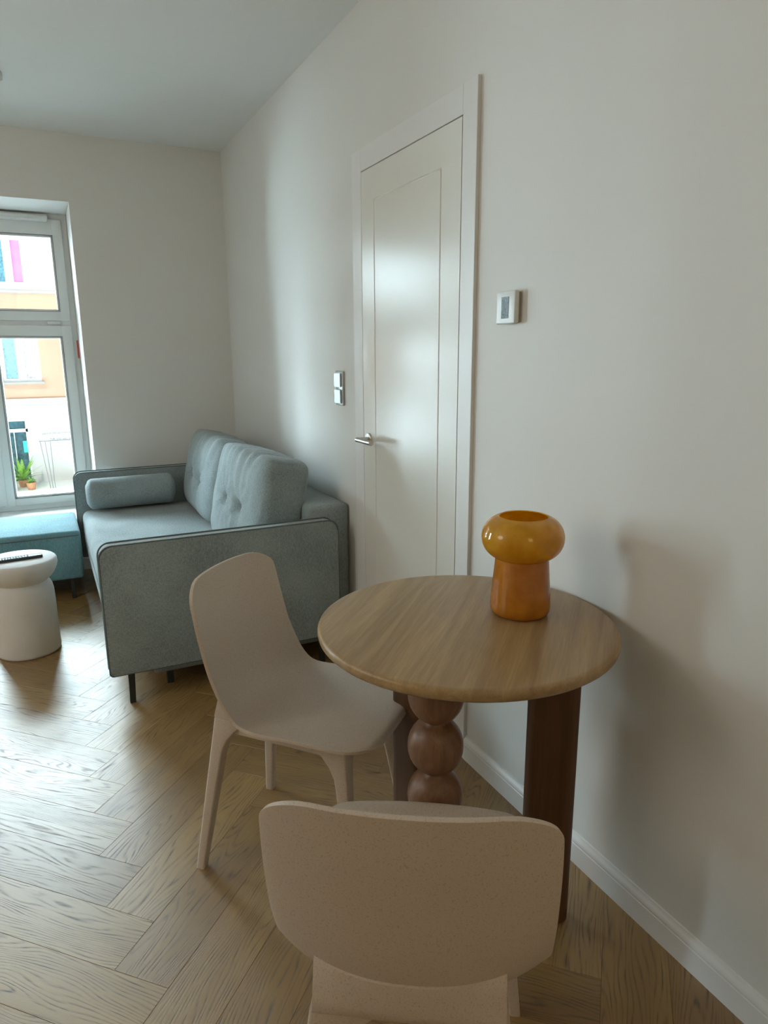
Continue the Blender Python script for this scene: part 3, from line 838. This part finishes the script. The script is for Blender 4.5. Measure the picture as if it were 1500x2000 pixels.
# worn painted lettering on the plaster, too faint to read: short strokes
mb = MB(); rs = random.Random(5)
def strokes(x, x1, z, h):
    while x < x1:
        if rs.random() < .14: x += .05; continue
        wd = rs.uniform(.022, .034)
        mb.box(x, x+.007, FY-.006, FY+.001, z, z+h)
        if rs.random() < .6: mb.box(x, x+wd, FY-.006, FY+.001, z+h*rs.choice((0, .45, .88)), z+h*rs.choice((0, .45, .88))+h*.12+.003)
        if rs.random() < .5: mb.box(x+wd-.007, x+wd, FY-.006, FY+.001, z, z+h)
        x += wd+.016
strokes(-.07, 1.6, -1.08, .055); strokes(.17, 1.6, -1.27, .065)
tag(bch(mb, 'wall_lettering', M_extmetal, smooth=False), kind='stuff')
# street
mb = MB(); mb.box(-18, 20, YF+.35, FY-2.6, -4.8, -4.6); o = struct('ground', mb, M_asphalt, smooth=False)
mb = MB(); mb.box(-18, 20, FY-2.6, FY, -4.8, -4.5); o = struct('pavement', mb, M_pave, smooth=False)
# raised terrace in front of the ground floor, with planting and a thin railing
tr = MB(); tr.box(-6, 6, FY-1.5, FY-.001, -4.5, -2.6); tr.box(-6, 6, FY-1.55, FY, -2.66, -2.56)
o = tr.build('terrace', M_pale, smooth=False); tag(o, 'pale raised terrace along the foot of the building', 'terrace')
YR = FY-1.35; kz = YR/FY
rl = empty('terrace_railing', (.3, YR, -2.56)); tag(rl, 'thin dark railing in front of the white ground floor', 'railing')
def rz_(z): return CAM_H+(z-CAM_H)*kz
mb = MB(); mb.box(-.16*kz-.3, 2.5, -.015, .015, rz_(-1.30)+2.56, rz_(-1.275)+2.56); mb.build('top_rail', M_extmetal, rl, smooth=False)
for a, b_ in ((-.12, .03), (.02, .10), (.165, .165), (.80, .80), (1.4, 1.4), (2.0, 2.0)):
    mb = MB(); mb.tube([(a*kz-.3, 0, rz_(-1.29)+2.56), (b_*kz-.3, 0, 0.0)], .010, 8); mb.build('post', M_extmetal, rl)
def plant(x, y, z0, h, n, lw, label, pot=True, col=M_leaf, seed=1):
    r_ = random.Random(seed)
    e = empty('potted_plant', (x, y, z0)); tag(e, label, 'plant')
    if pot:
        mb = MB(); mb.lathe([(0, 0), (.10, 0), (.14, .22), (.12, .22), (0, .20)], cap=False, n=20); mb.build('pot', M_pot, e)
    mb = MB()
    for i in range(n):
        a = r_.random()*2*PI; el = r_.uniform(.3, 1.3); L_ = h*r_.uniform(.5, 1)
        base = Vector((0, 0, .2 if pot else 0)); d = Vector((math.cos(a)*math.cos(el), math.sin(a)*math.cos(el), math.sin(el)))
        s = Vector((-math.sin(a), math.cos(a), 0)); rows = []
        for k in range(6):
            t = k/5; p = base+d*L_*t+Vector((0, 0, -.35*L_*t*t*math.cos(el))); w2 = lw*math.sin(PI*min(1, t*.9+.08))
            rows.append([p-s*w2, p+Vector((0, 0, -.15*w2)), p+s*w2])
        mb.grid(rows)
    mb.build('foliage', col, e, angle=80)
plant(-.70, FY-.75, -2.56, 1.0, 40, .05, 'bright green leafy plant in front of the dark shop door', seed=3)
plant(-1.02, FY-1.3, -2.56, .34, 40, .03, 'small plant on the terrace below the shop door', seed=5)
plant(-.48, FY-1.3, -2.56, .24, 30, .03, 'low plant on the terrace beside the railing foot', seed=6)
